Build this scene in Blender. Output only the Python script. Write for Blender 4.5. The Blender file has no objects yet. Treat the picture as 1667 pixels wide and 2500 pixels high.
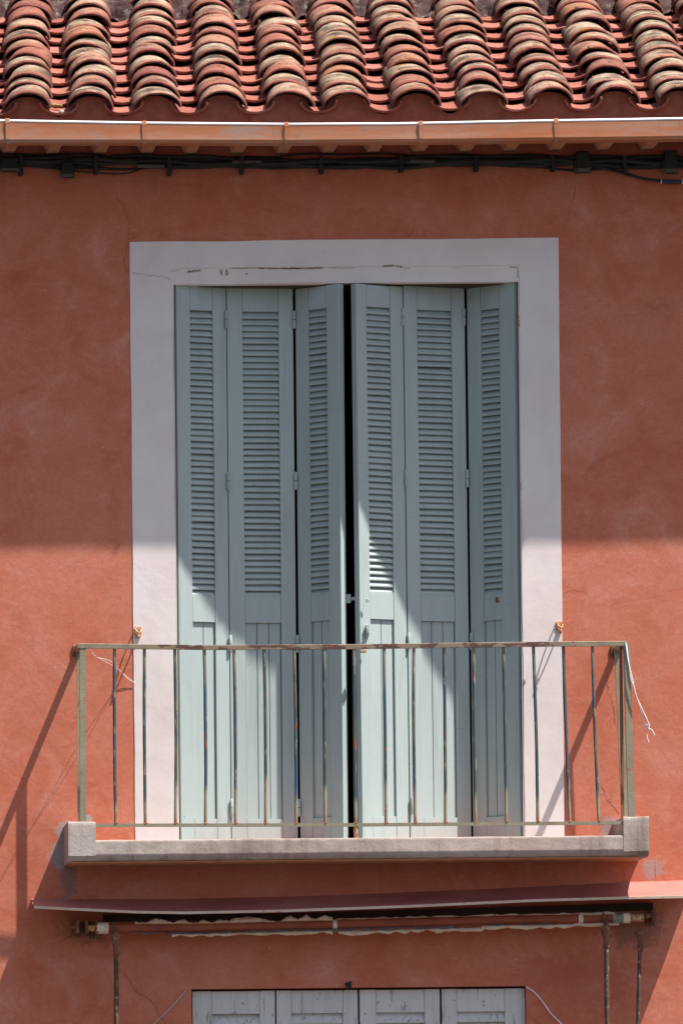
import bpy, bmesh, math, random
from mathutils import Vector, Matrix, noise
random.seed(7)
S = bpy.context.scene
COL = S.collection
# ---------------------------------------------------------------- camera, world, sun
PPM = 600.0                       # photograph pixels per metre on the wall plane (y = 0)
D = 30.0                          # camera distance from the wall
CX, CZ = -2.94, -3.24             # camera beside / below the picture centre (street level)
ROLL = math.radians(0.55)
cr, sr = math.cos(ROLL), math.sin(ROLL)
H = 2500 / PPM
cam = bpy.data.cameras.new('camera'); co = bpy.data.objects.new('camera', cam); COL.objects.link(co)
S.camera = co
cam.sensor_fit = 'VERTICAL'; cam.sensor_height = 36; cam.lens = 36 * D / H
cam.clip_start = 0.5; cam.clip_end = 500
co.location = (CX, -D, CZ)
co.rotation_euler = (Matrix.Rotation(math.radians(90), 3, 'X') @ Matrix.Rotation(-ROLL, 3, 'Z')).to_euler()
cam.shift_x = (-CX * cr + CZ * sr) / H
cam.shift_y = (-CX * sr - CZ * cr) / H

SUN = Vector((1.68, -1.0, 4.0)).normalized()      # towards the sun
w = bpy.data.worlds.new('World'); S.world = w; w.use_nodes = True
nt = w.node_tree; bg = nt.nodes['Background']; sky = nt.nodes.new('ShaderNodeTexSky')
sky.sky_type = 'NISHITA'; sky.sun_disc = False
sky.sun_elevation = math.asin(SUN.z); sky.sun_rotation = math.atan2(SUN.x, SUN.y)
sky.dust_density = 2.4; sky.air_density = 1.0
nt.links.new(sky.outputs[0], bg.inputs[0]); bg.inputs[1].default_value = 0.086
sl = bpy.data.lights.new('sun', 'SUN'); sl.energy = 5.0; sl.angle = math.radians(0.55); sl.color = (1.0, 0.945, 0.88)
so = bpy.data.objects.new('sun', sl); COL.objects.link(so); so.location = (4, -4, 8)
so.rotation_euler = SUN.to_track_quat('Z', 'Y').to_euler()
S.view_settings.view_transform = 'Standard'; S.view_settings.look = 'None'
S.view_settings.gamma = 1; S.view_settings.use_curve_mapping = False
S.view_settings.exposure = 0.86

def at(px, py, f=0.0):
    """point at distance f in front of the wall plane seen at photograph pixel px, py"""
    a = (px - 833.5) / PPM; b = (1250 - py) / PPM
    X = a * cr + b * sr; Z = -a * sr + b * cr
    k = (D - f) / D
    return Vector((CX + (X - CX) * k, -f, CZ + (Z - CZ) * k))

# ---------------------------------------------------------------- helpers
def obj(name, bm, mat, parent=None, smooth=False, loc=None, sharp=35):
    me = bpy.data.meshes.new(name)
    if isinstance(bm, bmesh.types.BMesh):
        bmesh.ops.recalc_face_normals(bm, faces=bm.faces)
        bm.to_mesh(me); bm.free()
    if smooth:
        for p in me.polygons: p.use_smooth = True
        me.set_sharp_from_angle(angle=math.radians(sharp))
    if mat: me.materials.append(mat)
    o = bpy.data.objects.new(name, me); COL.objects.link(o)
    if parent: o.parent = parent
    if loc is not None: o.location = loc
    return o
def inst(src, name=None, parent=None, loc=None, rot=None, scale=None):
    o = src.copy(); COL.objects.link(o); o.name = name or src.name.split('.')[0]
    if parent: o.parent = parent
    if loc is not None: o.location = loc
    if rot is not None: o.rotation_euler = rot
    if scale is not None: o.scale = scale
    return o
def thing(name, label, cat, loc=(0, 0, 0), group=None, rz=0):
    o = bpy.data.objects.new(name, None); COL.objects.link(o); o.location = loc; o.empty_display_size = 0.1
    o.rotation_euler[2] = rz
    return tag(o, label, cat, group)
def tag(o, label, cat, group=None):
    o['label'] = label; o['category'] = cat
    if group: o['group'] = group
    return o
def struct(o): o['kind'] = 'structure'; return o
def box(bm, x0, x1, y0, y1, z0, z1, ch=0.0, jit=0.0):
    if ch <= 0:
        vs = [bm.verts.new((x, y, z)) for z in (z0, z1) for y in (y0, y1) for x in (x0, x1)]
        for f in ((0, 1, 3, 2), (4, 6, 7, 5), (0, 4, 5, 1), (2, 3, 7, 6), (0, 2, 6, 4), (1, 5, 7, 3)):
            bm.faces.new([vs[i] for i in f])
    else:
        b = bmesh.new(); box(b, x0, x1, y0, y1, z0, z1)
        bmesh.ops.bevel(b, geom=b.edges[:], offset=ch, segments=2, affect='EDGES', profile=0.6)
        merge(bm, b)
def merge(bm, b, M=None):
    vm = {}
    for v in b.verts: vm[v] = bm.verts.new(M @ v.co if M else v.co)
    for f in b.faces:
        try: bm.faces.new([vm[v] for v in f.verts])
        except ValueError: pass
    b.free()
def bar(bm, p, q, w, h, up=Vector((0, 0, 1))):
    """rectangular bar from p to q: w across, h along up"""
    p = Vector(p); q = Vector(q); t = (q - p).normalized()
    s = t.cross(up)
    if s.length < 1e-4: s = Vector((1, 0, 0))
    s.normalize(); u = s.cross(t).normalized()
    vs = []
    for c in (p, q):
        for a, b in ((-1, -1), (1, -1), (1, 1), (-1, 1)): vs.append(bm.verts.new(c + s * a * w / 2 + u * b * h / 2))
    for f in ((3, 2, 1, 0), (4, 5, 6, 7), (0, 1, 5, 4), (1, 2, 6, 5), (2, 3, 7, 6), (3, 0, 4, 7)):
        bm.faces.new([vs[i] for i in f])
def tube(bm, pts, r, n=8, caps=True):
    pts = [Vector(p) for p in pts]; rings = []
    R = r if isinstance(r, (list, tuple)) else [r] * len(pts)
    for i, p in enumerate(pts):
        t = (pts[min(i + 1, len(pts) - 1)] - pts[max(i - 1, 0)]).normalized()
        s = t.cross(Vector((0, 1, 0.01)))
        if s.length < 1e-3: s = t.cross(Vector((1, 0, 0)))
        s.normalize(); u = t.cross(s).normalized()
        rings.append([bm.verts.new(p + (s * math.cos(a) + u * math.sin(a)) * R[i]) for a in [2 * math.pi * k / n for k in range(n)]])
    for a, b in zip(rings, rings[1:]):
        for k in range(n): bm.faces.new((a[k], a[(k + 1) % n], b[(k + 1) % n], b[k]))
    if caps: bm.faces.new(rings[0][::-1]); bm.faces.new(rings[-1])
def smooth_path(pts, n=6):
    pts = [Vector(p) for p in pts]; out = []
    P = [pts[0]] + pts + [pts[-1]]
    for i in range(1, len(P) - 2):
        a, b, c, d = P[i - 1:i + 3]
        for k in range(n):
            t = k / n
            out.append(0.5 * ((2 * b) + (c - a) * t + (2 * a - 5 * b + 4 * c - d) * t * t + (3 * b - a - 3 * c + d) * t ** 3))
    out.append(pts[-1]); return out
def sweep(bm, sections, close=True, caps=True):
    rings = [[bm.verts.new(p) for p in s] for s in sections]
    n = len(rings[0]); m = n if close else n - 1
    for a, b in zip(rings, rings[1:]):
        for k in range(m): bm.faces.new((a[k], a[(k + 1) % n], b[(k + 1) % n], b[k]))
    if caps and close: bm.faces.new(rings[0][::-1]); bm.faces.new(rings[-1])
def lerp_list(tab, x):
    for (a, b), (c, d) in zip(tab, tab[1:]):
        if x <= c: return b + (d - b) * (x - a) / (c - a)
    return tab[-1][1]

# ---------------------------------------------------------------- materials
class M:
    def __init__(s, name, rough=0.8, spec=0.3, metal=0.0):
        s.m = bpy.data.materials.new(name); s.m.use_nodes = True; s.t = s.m.node_tree
        s.b = s.t.nodes['Principled BSDF']; s.b.inputs['Roughness'].default_value = rough
        s.b.inputs['Specular IOR Level'].default_value = spec; s.b.inputs['Metallic'].default_value = metal
    def n(s, typ, **kw):
        o = s.t.nodes.new('ShaderNode' + typ)
        for k, v in kw.items():
            if k in ('operation', 'blend_type', 'data_type', 'noise_dimensions', 'feature'): setattr(o, k, v)
        return o
    def link(s, a, b): s.t.links.new(a, b)
    def obj(s):
        return s.n('TexCoord').outputs['Object']
    def pos(s):
        return s.n('NewGeometry').outputs['Position']
    def mapv(s, v, scale=(1, 1, 1), loc=(0, 0, 0)):
        o = s.n('Mapping'); o.inputs['Scale'].default_value = scale; o.inputs['Location'].default_value = loc; s.link(v, o.inputs[0]); return o.outputs[0]
    def rnd(s): return s.n('ObjectInfo').outputs['Random']
    def addrnd(s, v, k=17.0):
        c = s.n('CombineXYZ'); m = s.math('MULTIPLY', s.rnd(), k)
        for i in range(3): s.link(m, c.inputs[i])
        a = s.n('VectorMath', operation='ADD'); s.link(v, a.inputs[0]); s.link(c.outputs[0], a.inputs[1]); return a.outputs[0]
    def noise(s, v, scale, detail=6, rough=0.6, dist=0.0):
        o = s.n('TexNoise'); o.inputs['Scale'].default_value = scale; o.inputs['Detail'].default_value = detail
        o.inputs['Roughness'].default_value = rough; o.inputs['Distortion'].default_value = dist; s.link(v, o.inputs['Vector']); return o.outputs['Fac']
    def ramp(s, f, stops):
        o = s.n('ValToRGB'); e = o.color_ramp.elements
        while len(e) < len(stops): e.new(0.5)
        for el, (p, c) in zip(e, stops):
            el.position = p; el.color = (c, c, c, 1) if isinstance(c, (int, float)) else (*c, 1)
        s.link(f, o.inputs[0]); return o.outputs[0]
    def math(s, op, a, b=None, clamp=False):
        o = s.n('Math', operation=op); o.use_clamp = clamp
        for i, v in enumerate((a, b)):
            if v is None: continue
            if isinstance(v, (int, float)): o.inputs[i].default_value = v
            else: s.link(v, o.inputs[i])
        return o.outputs[0]
    def mix(s, f, a, b, blend='MIX'):
        o = s.n('Mix', data_type='RGBA', blend_type=blend)
        for i, v in ((0, f), (6, a), (7, b)):
            if isinstance(v, (int, float)): o.inputs[i].default_value = v
            elif isinstance(v, tuple): o.inputs[i].default_value = (*v, 1)
            else: s.link(v, o.inputs[i])
        return o.outputs[2]
    def sep(s, v):
        o = s.n('SeparateXYZ'); s.link(v, o.inputs[0]); return o.outputs
    def color(s, c):
        if isinstance(c, tuple): s.b.inputs['Base Color'].default_value = (*c, 1)
        else: s.link(c, s.b.inputs['Base Color'])
    def bump(s, h, dist=0.002, strength=1.0):
        o = s.n('Bump'); o.inputs['Distance'].default_value = dist; o.inputs['Strength'].default_value = strength
        s.link(h, o.inputs['Height']); s.link(o.outputs[0], s.b.inputs['Normal'])
    def roughness(s, f): s.link(f, s.b.inputs['Roughness'])

def mat_plaster():
    s = M('terracotta_plaster', 0.92, 0.15); p = s.pos()
    n1 = s.noise(p, 0.9, 5, 0.6, 0.6); n2 = s.noise(p, 4.5, 8, 0.68, 0.7); n3 = s.noise(p, 26, 6, 0.7)
    c = s.ramp(n2, [(0.30, (0.47, 0.122, 0.064)), (0.44, (0.52, 0.150, 0.086)), (0.56, (0.56, 0.188, 0.122)), (0.70, (0.62, 0.272, 0.205))])
    c = s.mix(s.ramp(n1, [(0.42, 0.0), (0.62, 0.55)]), c, (0.57, 0.21, 0.138))
    dark = s.ramp(s.noise(s.mapv(p, (1.6, 1.6, 2.4), (3, 1, 7)), 2.4, 8, 0.7, 1.2), [(0.30, 0.6), (0.44, 0.0)])
    c = s.mix(dark, c, (0.41, 0.105, 0.052))
    # trowelled sweeps
    tr = s.noise(s.mapv(p, (1.0, 1.0, 3.0), (9, 0, 0)), 7, 4, 0.5, 2.5)
    c = s.mix(s.ramp(tr, [(0.55, 0.0), (0.75, 0.30)]), c, (0.60, 0.245, 0.175))
    c = s.mix(s.ramp(s.noise(p, 60, 7, 0.8), [(0.42, 0.30), (0.55, 0.0)]), c, (0.40, 0.12, 0.07))
    c = s.mix(s.ramp(s.noise(p, 150, 4, 0.8), [(0.40, 0.28), (0.5, 0.0)]), c, (0.38, 0.115, 0.065))
    c = s.mix(s.ramp(s.noise(s.mapv(p, (9, 9, 26), (3, 0, 0)), 1.0, 7, 0.75, 1.2), [(0.56, 0.0), (0.70, 0.45)]), c, (0.59, 0.265, 0.20))
    c = s.mix(s.ramp(s.noise(s.mapv(p, (7, 7, .9), (4, 0, 0)), 1.0, 6, 0.7), [(0.60, 0.0), (0.78, 0.35)]), c, (0.38, 0.10, 0.06))
    c = s.mix(s.ramp(n3, [(0.25, 0.28), (0.45, 0.0)]), c, (0.40, 0.11, 0.07))
    spk = s.ramp(s.noise(p, 38, 3, 0.5), [(0.745, 0.0), (0.765, 0.8)])
    c = s.mix(spk, c, (0.66, 0.45, 0.38))
    # streaky darkening below the roof and cable line, stronger towards the top
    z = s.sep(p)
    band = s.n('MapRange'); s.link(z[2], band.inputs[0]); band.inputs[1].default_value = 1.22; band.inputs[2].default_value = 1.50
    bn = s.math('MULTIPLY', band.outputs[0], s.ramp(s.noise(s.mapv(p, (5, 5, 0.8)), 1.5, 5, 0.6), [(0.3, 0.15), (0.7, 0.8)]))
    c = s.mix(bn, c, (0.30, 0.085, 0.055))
    # bare cement repairs round the slab ends
    def patch(c, px, py, r, col, sx=1.0, amt=1.0):
        q = at(px, py, 0)
        v = s.n('VectorMath', operation='SUBTRACT'); s.link(p, v.inputs[0]); v.inputs[1].default_value = q
        m = s.mapv(v.outputs[0], (sx, 0, 1)); l = s.n('VectorMath', operation='LENGTH'); s.link(m, l.inputs[0])
        dd = s.math('ADD', l.outputs['Value'], s.math('MULTIPLY', s.math('SUBTRACT', s.noise(p, 20, 8, 0.8), 0.5), r * 3.4))
        f = s.ramp(s.math('DIVIDE', dd, r), [(0.70, amt), (1.15, 0.0)])
        return s.mix(f, c, col)
    gc = (0.37, 0.28, 0.265)
    c = patch(c, 158, 2030, 0.045, gc, 1.0, .85); c = patch(c, 150, 2085, 0.075, gc, 1.5)
    c = patch(c, 1592, 2120, 0.05, gc, 1.0, .7); c = patch(c, 1490, 2020, 0.05, gc, 1.0, .8); c = patch(c, 215, 2000, 0.02, gc)
    c = patch(c, 168, 2150, 0.09, (0.22, 0.14, 0.13), 2.2, 0.7)
    c = patch(c, 1545, 2260, 0.10, (0.20, 0.10, 0.075), 0.8, 0.7)
    c = patch(c, 215, 2255, 0.10, (0.27, 0.10, 0.06), 0.7, 0.6)
    c = patch(c, 1420, 2400, 0.13, (0.40, 0.10, 0.065), 0.6, 0.4); c = patch(c, 1330, 2380, 0.08, (0.40, 0.10, 0.065), 0.5, 0.5)
    c = patch(c, 1500, 1595, 0.03, (0.36, 0.12, 0.06), 1.0, 0.9); c = patch(c, 190, 1592, 0.022, (0.36, 0.12, 0.06), 1.0, 0.8)
    s.color(c)
    h = s.math('ADD', s.math('MULTIPLY', n2, 0.5), s.math('ADD', s.math('MULTIPLY', s.noise(p, 12, 5, 0.6), 0.8), s.math('MULTIPLY', s.noise(p, 70, 5, 0.7), 0.12)))
    s.bump(h, 0.0045, 0.65)
    return s.m
def mat_white_plaster():
    s = M('white_painted_plaster', 0.85, 0.2); p = s.pos()
    n = s.noise(p, 3, 7, 0.6, 0.5)
    c = s.ramp(n, [(0.3, (0.68, 0.585, 0.565)), (0.5, (0.73, 0.65, 0.625)), (0.7, (0.76, 0.69, 0.66))])
    f = s.noise(p, 22, 7, 0.7)
    c = s.mix(s.ramp(f, [(0.28, 0.35), (0.42, 0.0)]), c, (0.60, 0.47, 0.42))
    c = s.mix(s.ramp(s.noise(s.mapv(p, (4, 4, 0.7)), 2.5, 6, 0.6), [(0.55, 0.0), (0.8, 0.35)]), c, (0.58, 0.52, 0.51))
    s.color(c)
    s.bump(s.math('ADD', s.math('MULTIPLY', s.noise(p, 40, 5, 0.65), 0.4), s.math('MULTIPLY', s.noise(s.mapv(p, (1, 1, 1.5)), 7, 3, 0.5, 0.6), 1.0)), 0.0022, 0.6)
    return s.m
def mat_paint(name, base, wear, dirt, wearamt=0.0, rough=0.55):
    s = M(name, rough, 0.35); o = s.addrnd(s.obj()); p = s.pos()
    c = s.mix(s.ramp(s.noise(p, 2.2, 5, 0.6), [(0.35, 0.0), (0.7, 0.6)]), base, tuple(v * 0.90 for v in base))
    r = s.math('MULTIPLY', s.rnd(), 0.14); 
    c = s.mix(r, c, tuple(v * 0.6 for v in base))
    g = s.noise(s.mapv(o, (60, 60, 2.2)), 1.0, 5, 0.6, 0.4)
    c = s.mix(s.ramp(g, [(0.60, 0.0), (0.78, 0.35)]), c, dirt)
    gr = s.noise(s.mapv(p, (22, 22, 1.6), (8, 0, 3)), 1.0, 7, 0.7, 0.3)
    c = s.mix(s.ramp(gr, [(0.50, 0.0), (0.72, 0.40)]), c, dirt)
    hl = s.noise(s.mapv(p, (8, 8, 75), (1, 0, 2)), 1.0, 4, 0.7, 0.2)
    c = s.mix(s.ramp(hl, [(0.66, 0.0), (0.70, 0.45)]), c, dirt)
    sp = s.noise(p, 42, 3, 0.5)
    c = s.mix(s.ramp(sp, [(0.735 - wearamt * 0.1, 0.0), (0.76 - wearamt * 0.1, 0.85)]), c, wear)
    if wearamt:
        g2 = s.noise(s.mapv(p, (42, 42, 5)), 1.0, 6, 0.72, 0.3)
        c = s.mix(s.ramp(g2, [(0.585, 0.0), (0.63, 0.75)]), c, wear)
    s.color(c); s.bump(s.math('ADD', g, s.math('MULTIPLY', s.noise(p, 90, 3, 0.5), 0.3)), 0.0008, 0.6)
    return s.m
def mat_concrete():
    s = M('weathered_concrete', 0.93, 0.15); p = s.pos()
    n = s.noise(p, 5, 8, 0.65, 0.4)
    c = s.ramp(n, [(0.28, (0.29, 0.23, 0.19)), (0.45, (0.40, 0.325, 0.28)), (0.58, (0.46, 0.395, 0.35)), (0.75, (0.42, 0.385, 0.37))])
    c = s.mix(s.ramp(s.noise(p, 1.7, 4, 0.5), [(0.45, 0.0), (0.65, 0.5)]), c, (0.52, 0.38, 0.31))
    c = s.mix(s.ramp(s.noise(p, 48, 6, 0.7), [(0.28, 0.6), (0.42, 0.0)]), c, (0.19, 0.16, 0.14))
    dr = s.ramp(s.noise(s.mapv(p, (14, 14, 1.2), (2, 0, 0)), 1.0, 6, 0.65), [(0.50, 0.0), (0.66, 0.6)])
    c = s.mix(dr, c, (0.17, 0.125, 0.10))
    s.color(c)
    s.bump(s.math('ADD', s.noise(p, 45, 7, 0.75), s.math('MULTIPLY', n, 1.2)), 0.0025, 0.8)
    return s.m
def mat_rail(name, blue):
    s = M(name, 0.6, 0.35); o = s.obj(); q = s.addrnd(o, 31.0); p = s.pos()
    c = s.ramp(s.noise(p, 9, 5, 0.6), [(0.3, (0.22, 0.19, 0.125)), (0.7, (0.31, 0.275, 0.195))])
    if blue:
        z = s.sep(o)[2]
        zz = s.math('ADD', s.math('DIVIDE', z, 0.70), s.math('MULTIPLY', s.math('SUBTRACT', s.noise(s.mapv(q, (1, 1, 1)), 3.0, 3, 0.5), 0.5), 0.7))
        dk = s.ramp(zz, [(0.12, 0.0), (0.20, 0.95), (0.84, 0.95), (1.0, 0.2)])
        tone = s.ramp(s.noise(s.mapv(q, (9, 9, 3.2)), 1.0, 5, 0.6), [(0.36, (0.10, 0.095, 0.075)), (0.45, (0.045, 0.065, 0.065)), (0.56, (0.035, 0.070, 0.095)), (0.65, (0.03, 0.085, 0.19)), (0.72, (0.07, 0.09, 0.08))])
        c = s.mix(dk, c, tone)
        lt = s.ramp(s.noise(s.mapv(q, (60, 60, 14)), 1.0, 4, 0.65), [(0.58, 0.0), (0.64, 0.75)])
        c = s.mix(lt, c, (0.30, 0.27, 0.21))
        rz = s.ramp(s.noise(s.mapv(q, (30, 30, 9), (5, 5, 5)), 1.0, 4, 0.6), [(0.62, 0.0), (0.66, 0.9)])
        c = s.mix(rz, c, (0.26, 0.07, 0.03))
        c = s.mix(s.ramp(s.math('ADD', s.math('DIVIDE', z, 0.70), s.math('MULTIPLY', s.noise(q, 30, 4, 0.6), 0.1)), [(0.05, 0.85), (0.115, 0.0)]), c, (0.28, 0.10, 0.045))
    else:
        onrail = s.ramp(s.sep(p)[2], [(0.0, 0.0), (0.01, 0.0)]) 
        zr = s.n('MapRange'); s.link(s.sep(p)[2], zr.inputs[0]); zr.inputs[1].default_value = at(833, 1600, .295).z; zr.inputs[2].default_value = at(833, 1590, .295).z
        xr = s.math('ABSOLUTE', s.math('ADD', s.sep(p)[0], -.02))
        xm = s.n('MapRange'); s.link(xr, xm.inputs[0]); xm.inputs[1].default_value = .95; xm.inputs[2].default_value = .75
        kk = s.math('MULTIPLY', zr.outputs[0], s.math('ADD', s.math('MULTIPLY', xm.outputs[0], 0.75), 0.25))
        c = s.mix(s.math('MULTIPLY', kk, 0.55), c, (0.20, 0.12, 0.085))
        c = s.mix(s.math('MULTIPLY', kk, s.ramp(s.noise(s.mapv(p, (11, 11, 22)), 1.6, 4, 0.55), [(0.50, 0.0), (0.55, 0.95)])), c, (0.09, 0.040, 0.032))
        c = s.mix(s.ramp(s.noise(p, 24, 5, 0.65), [(0.60, 0.0), (0.68, 0.7)]), c, (0.33, 0.13, 0.06))
    s.color(c); s.bump(s.noise(p, 120, 4, 0.6), 0.0012, 0.8)
    return s.m
def mat_tile(name, cover):
    s = M(name, 0.9, 0.15); o = s.obj(); q = s.addrnd(o, 23.0); r = s.rnd(); p = s.pos()
    y = s.sep(o)[1]
    if cover:
        base = s.ramp(r, [(0.0, (0.24, 0.066, 0.044)), (0.22, (0.32, 0.115, 0.075)), (0.4, (0.20, 0.055, 0.044)), (0.58, (0.38, 0.18, 0.125)), (0.75, (0.27, 0.085, 0.060)), (0.9, (0.38, 0.23, 0.155)), (1.0, (0.31, 0.090, 0.038))])
    else:
        base = s.ramp(r, [(0.0, (0.36, 0.135, 0.10)), (0.5, (0.27, 0.090, 0.066)), (1.0, (0.40, 0.165, 0.13))])
    c = s.mix(s.ramp(s.noise(q, 14, 5, 0.6), [(0.3, 0.5), (0.55, 0.0)]), base, (0.17, 0.055, 0.04))
    if cover:
        # grey and cream lichen, thick away from the clean front lip, hanging in ragged tongues
        r2 = s.math('FRACT', s.math('MULTIPLY', r, 7.31))
        lip = s.math('ADD', y, s.math('MULTIPLY', s.math('SUBTRACT', s.noise(s.mapv(q, (16, 5, 16)), 1.6, 6, 0.65), 0.5), 0.19))
        lf = s.n('MapRange'); s.link(lip, lf.inputs[0]); lf.inputs[1].default_value = 0.015; lf.inputs[2].default_value = 0.05
        pat = s.ramp(s.noise(q, 22, 8, 0.75), [(0.33, 0.0), (0.47, 1.0)])
        amt = s.math('MULTIPLY', s.math('MULTIPLY', lf.outputs[0], pat), s.ramp(r2, [(0.0, 0.10), (0.25, 0.45), (0.5, 0.85), (1.0, 1.0)]))
        lc = s.ramp(s.noise(q, 9, 5, 0.6), [(0.36, (0.050, 0.038, 0.028)), (0.46, (0.16, 0.125, 0.09)), (0.58, (0.38, 0.30, 0.21)), (0.72, (0.26, 0.22, 0.16))])
        c = s.mix(amt, c, lc)
        blk = s.ramp(s.noise(q, 30, 7, 0.8), [(0.37, 0.92), (0.48, 0.0)])
        c = s.mix(blk, c, (0.028, 0.018, 0.014))
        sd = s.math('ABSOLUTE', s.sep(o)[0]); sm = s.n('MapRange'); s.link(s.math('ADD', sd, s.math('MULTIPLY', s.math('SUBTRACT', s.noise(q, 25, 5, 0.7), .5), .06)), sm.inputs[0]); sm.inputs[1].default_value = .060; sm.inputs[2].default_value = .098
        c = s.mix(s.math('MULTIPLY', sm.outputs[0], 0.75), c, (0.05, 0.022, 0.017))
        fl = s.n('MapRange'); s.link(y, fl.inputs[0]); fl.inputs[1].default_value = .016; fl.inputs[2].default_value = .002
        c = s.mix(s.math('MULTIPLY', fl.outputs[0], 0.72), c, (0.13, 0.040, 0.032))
        om = s.ramp(s.noise(p, 5.5, 5, 0.7), [(0.66, 0.0), (0.70, 0.85)])
        c = s.mix(om, c, (0.33, 0.135, 0.025))
    else:
        c = s.mix(s.ramp(s.noise(p, 18, 6, 0.7), [(0.6, 0.0), (0.72, 0.5)]), c, (0.22, 0.19, 0.14))
    s.color(c)
    s.bump(s.math('ADD', s.noise(q, 60, 6, 0.75), s.math('MULTIPLY', s.noise(q, 18, 4, 0.6), 1.5)), 0.004, 0.9)
    return s.m
def mat_simple(name, c0, c1, scale=8, rough=0.8, metal=0.0, spec=0.3, bump=0.001, stretch=(1, 1, 1), extra=None, thr=(0.55, 0.7)):
    s = M(name, rough, spec, metal); p = s.pos()
    c = s.ramp(s.noise(s.mapv(p, stretch), scale, 6, 0.62, 0.3), [(0.32, c0), (0.68, c1)])
    if extra: c = s.mix(s.ramp(s.noise(p, scale * 2.3, 6, 0.7), [(thr[0], 0.0), (thr[1], 0.9)]), c, extra)
    s.color(c); s.bump(s.noise(p, 60, 5, 0.65), bump, 0.8)
    return s.m
PLASTER = mat_plaster(); WHITE = mat_white_plaster()
PAINT = mat_paint('blue_grey_shutter_paint', (0.395, 0.468, 0.458), (0.20, 0.18, 0.15), (0.25, 0.27, 0.24))
OLDPAINT = mat_paint('flaking_grey_paint', (0.62, 0.615, 0.585), (0.20, 0.19, 0.17), (0.33, 0.32, 0.30), 0.5, 0.7)
CONCRETE = mat_concrete()
RAIL = mat_rail('khaki_rusty_paint', False); BALUSTER = mat_rail('blue_worn_baluster_paint', True)
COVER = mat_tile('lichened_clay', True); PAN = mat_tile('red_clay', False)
def mat_gutter():
    s = M('stained_gutter_paint', 0.6, 0.35); p = s.pos()
    c = s.ramp(s.noise(s.mapv(p, (0.9, 1, 9)), 2.4, 6, 0.65, 0.4), [(0.34, (0.44, 0.140, 0.055)), (0.5, (0.45, 0.175, 0.085)), (0.66, (0.46, 0.235, 0.15))])
    c = s.mix(s.ramp(s.noise(s.mapv(p, (1.1, 1, 6), (7, 0, 1)), 2.6, 7, 0.7, 0.6), [(0.52, 0.0), (0.66, 0.75)]), c, (0.36, 0.25, 0.21))
    c = s.mix(s.ramp(s.noise(s.mapv(p, (30, 1, 2.5), (2, 0, 5)), 1.0, 5, 0.7), [(0.60, 0.0), (0.72, 0.45)]), c, (0.24, 0.12, 0.085))
    c = s.mix(s.ramp(s.noise(s.mapv(p, (3, 1, 16), (0, 0, 9)), 3.0, 5, 0.7), [(0.66, 0.0), (0.70, 0.8)]), c, (0.17, 0.13, 0.12))
    s.color(c); s.bump(s.math('ADD', s.noise(p, 50, 4, 0.6), s.math('MULTIPLY', s.noise(p, 3, 2, 0.5), 6.0)), 0.0005, 0.8)
    return s.m
GUTTER = mat_gutter()
ZINC = mat_simple('zinc', (0.55, 0.50, 0.50), (0.72, 0.68, 0.68), 6, 0.42, 0.7, 0.5, 0.0004)
RUBBER = mat_simple('black_rubber', (0.012, 0.014, 0.015), (0.028, 0.030, 0.030), 14, 0.6)
PLASTIC = mat_simple('grey_plastic', (0.07, 0.065, 0.06), (0.12, 0.11, 0.10), 20, 0.6)
SLEEVE = mat_simple('dark_blue_sleeve', (0.02, 0.035, 0.06), (0.03, 0.05, 0.085), 20, 0.5)
RUST = mat_simple('rusty_iron', (0.10, 0.045, 0.028), (0.25, 0.10, 0.05), 22, 0.85, 0, 0.2, 0.002, (1, 1, 0.6), (0.33, 0.26, 0.18), (0.56, 0.66))
RUSTO = mat_simple('orange_rust', (0.34, 0.12, 0.05), (0.50, 0.26, 0.12), 30, 0.9, 0, 0.2, 0.002, (1, 1, 1), (0.52, 0.42, 0.28), (0.5, 0.6))
ROLLER = mat_simple('red_rusted_tube', (0.20, 0.042, 0.022), (0.34, 0.085, 0.04), 10, 0.6, 0, 0.3, 0.001, (0.5, 1, 1))
CLOTH = mat_simple('cream_cloth', (0.58, 0.44, 0.32), (0.76, 0.64, 0.50), 18, 0.9, 0, 0.1, 0.002, (1, 1, 1), (0.28, 0.13, 0.08), (0.62, 0.72))
CLOTHD = mat_simple('dark_cloth', (0.12, 0.085, 0.08), (0.24, 0.17, 0.15), 16, 0.95, 0, 0.1, 0.003)  # darker cloth for the strips just below the tube
TEAL = mat_simple('teal_cloth', (0.05, 0.14, 0.12), (0.35, 0.30, 0.24), 30, 0.8)
CORD = mat_simple('white_cord', (0.66, 0.60, 0.60), (0.78, 0.74, 0.74), 40, 0.7)
CABLEW = mat_simple('pale_cable', (0.42, 0.36, 0.33), (0.52, 0.46, 0.43), 30, 0.7)
CRACK = mat_simple('crack_shadow_dirt', (0.16, 0.045, 0.03), (0.24, 0.07, 0.05), 30, 1.0)
CRACKW = mat_simple('grey_hairline', (0.34, 0.26, 0.25), (0.45, 0.37, 0.36), 30, 1.0)
PEEL = mat_simple('bare_brown_patch', (0.20, 0.11, 0.08), (0.44, 0.31, 0.23), 60, 1.0)
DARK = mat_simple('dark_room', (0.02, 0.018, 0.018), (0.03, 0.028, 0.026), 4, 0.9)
MORTAR = mat_simple('dark_rough_mortar', (0.045, 0.022, 0.022), (0.085, 0.055, 0.05), 9, 0.97, 0, 0.1, 0.012, (1, 1, 1), (0.20, 0.18, 0.15), (0.53, 0.66))
HOOD = mat_simple('painted_metal_hood', (0.33, 0.100, 0.085), (0.46, 0.19, 0.155), 5, 0.7, 0, 0.25, 0.0015, (0.5, 1, 1), (0.42, 0.24, 0.20), (0.60, 0.75))
HOODE = mat_simple('pale_metal_edge', (0.56, 0.40, 0.31), (0.66, 0.52, 0.43), 12, 0.7, 0, 0.2, 0.001, (1, 1, 1), (0.36, 0.12, 0.07), (0.62, 0.68))
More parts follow.
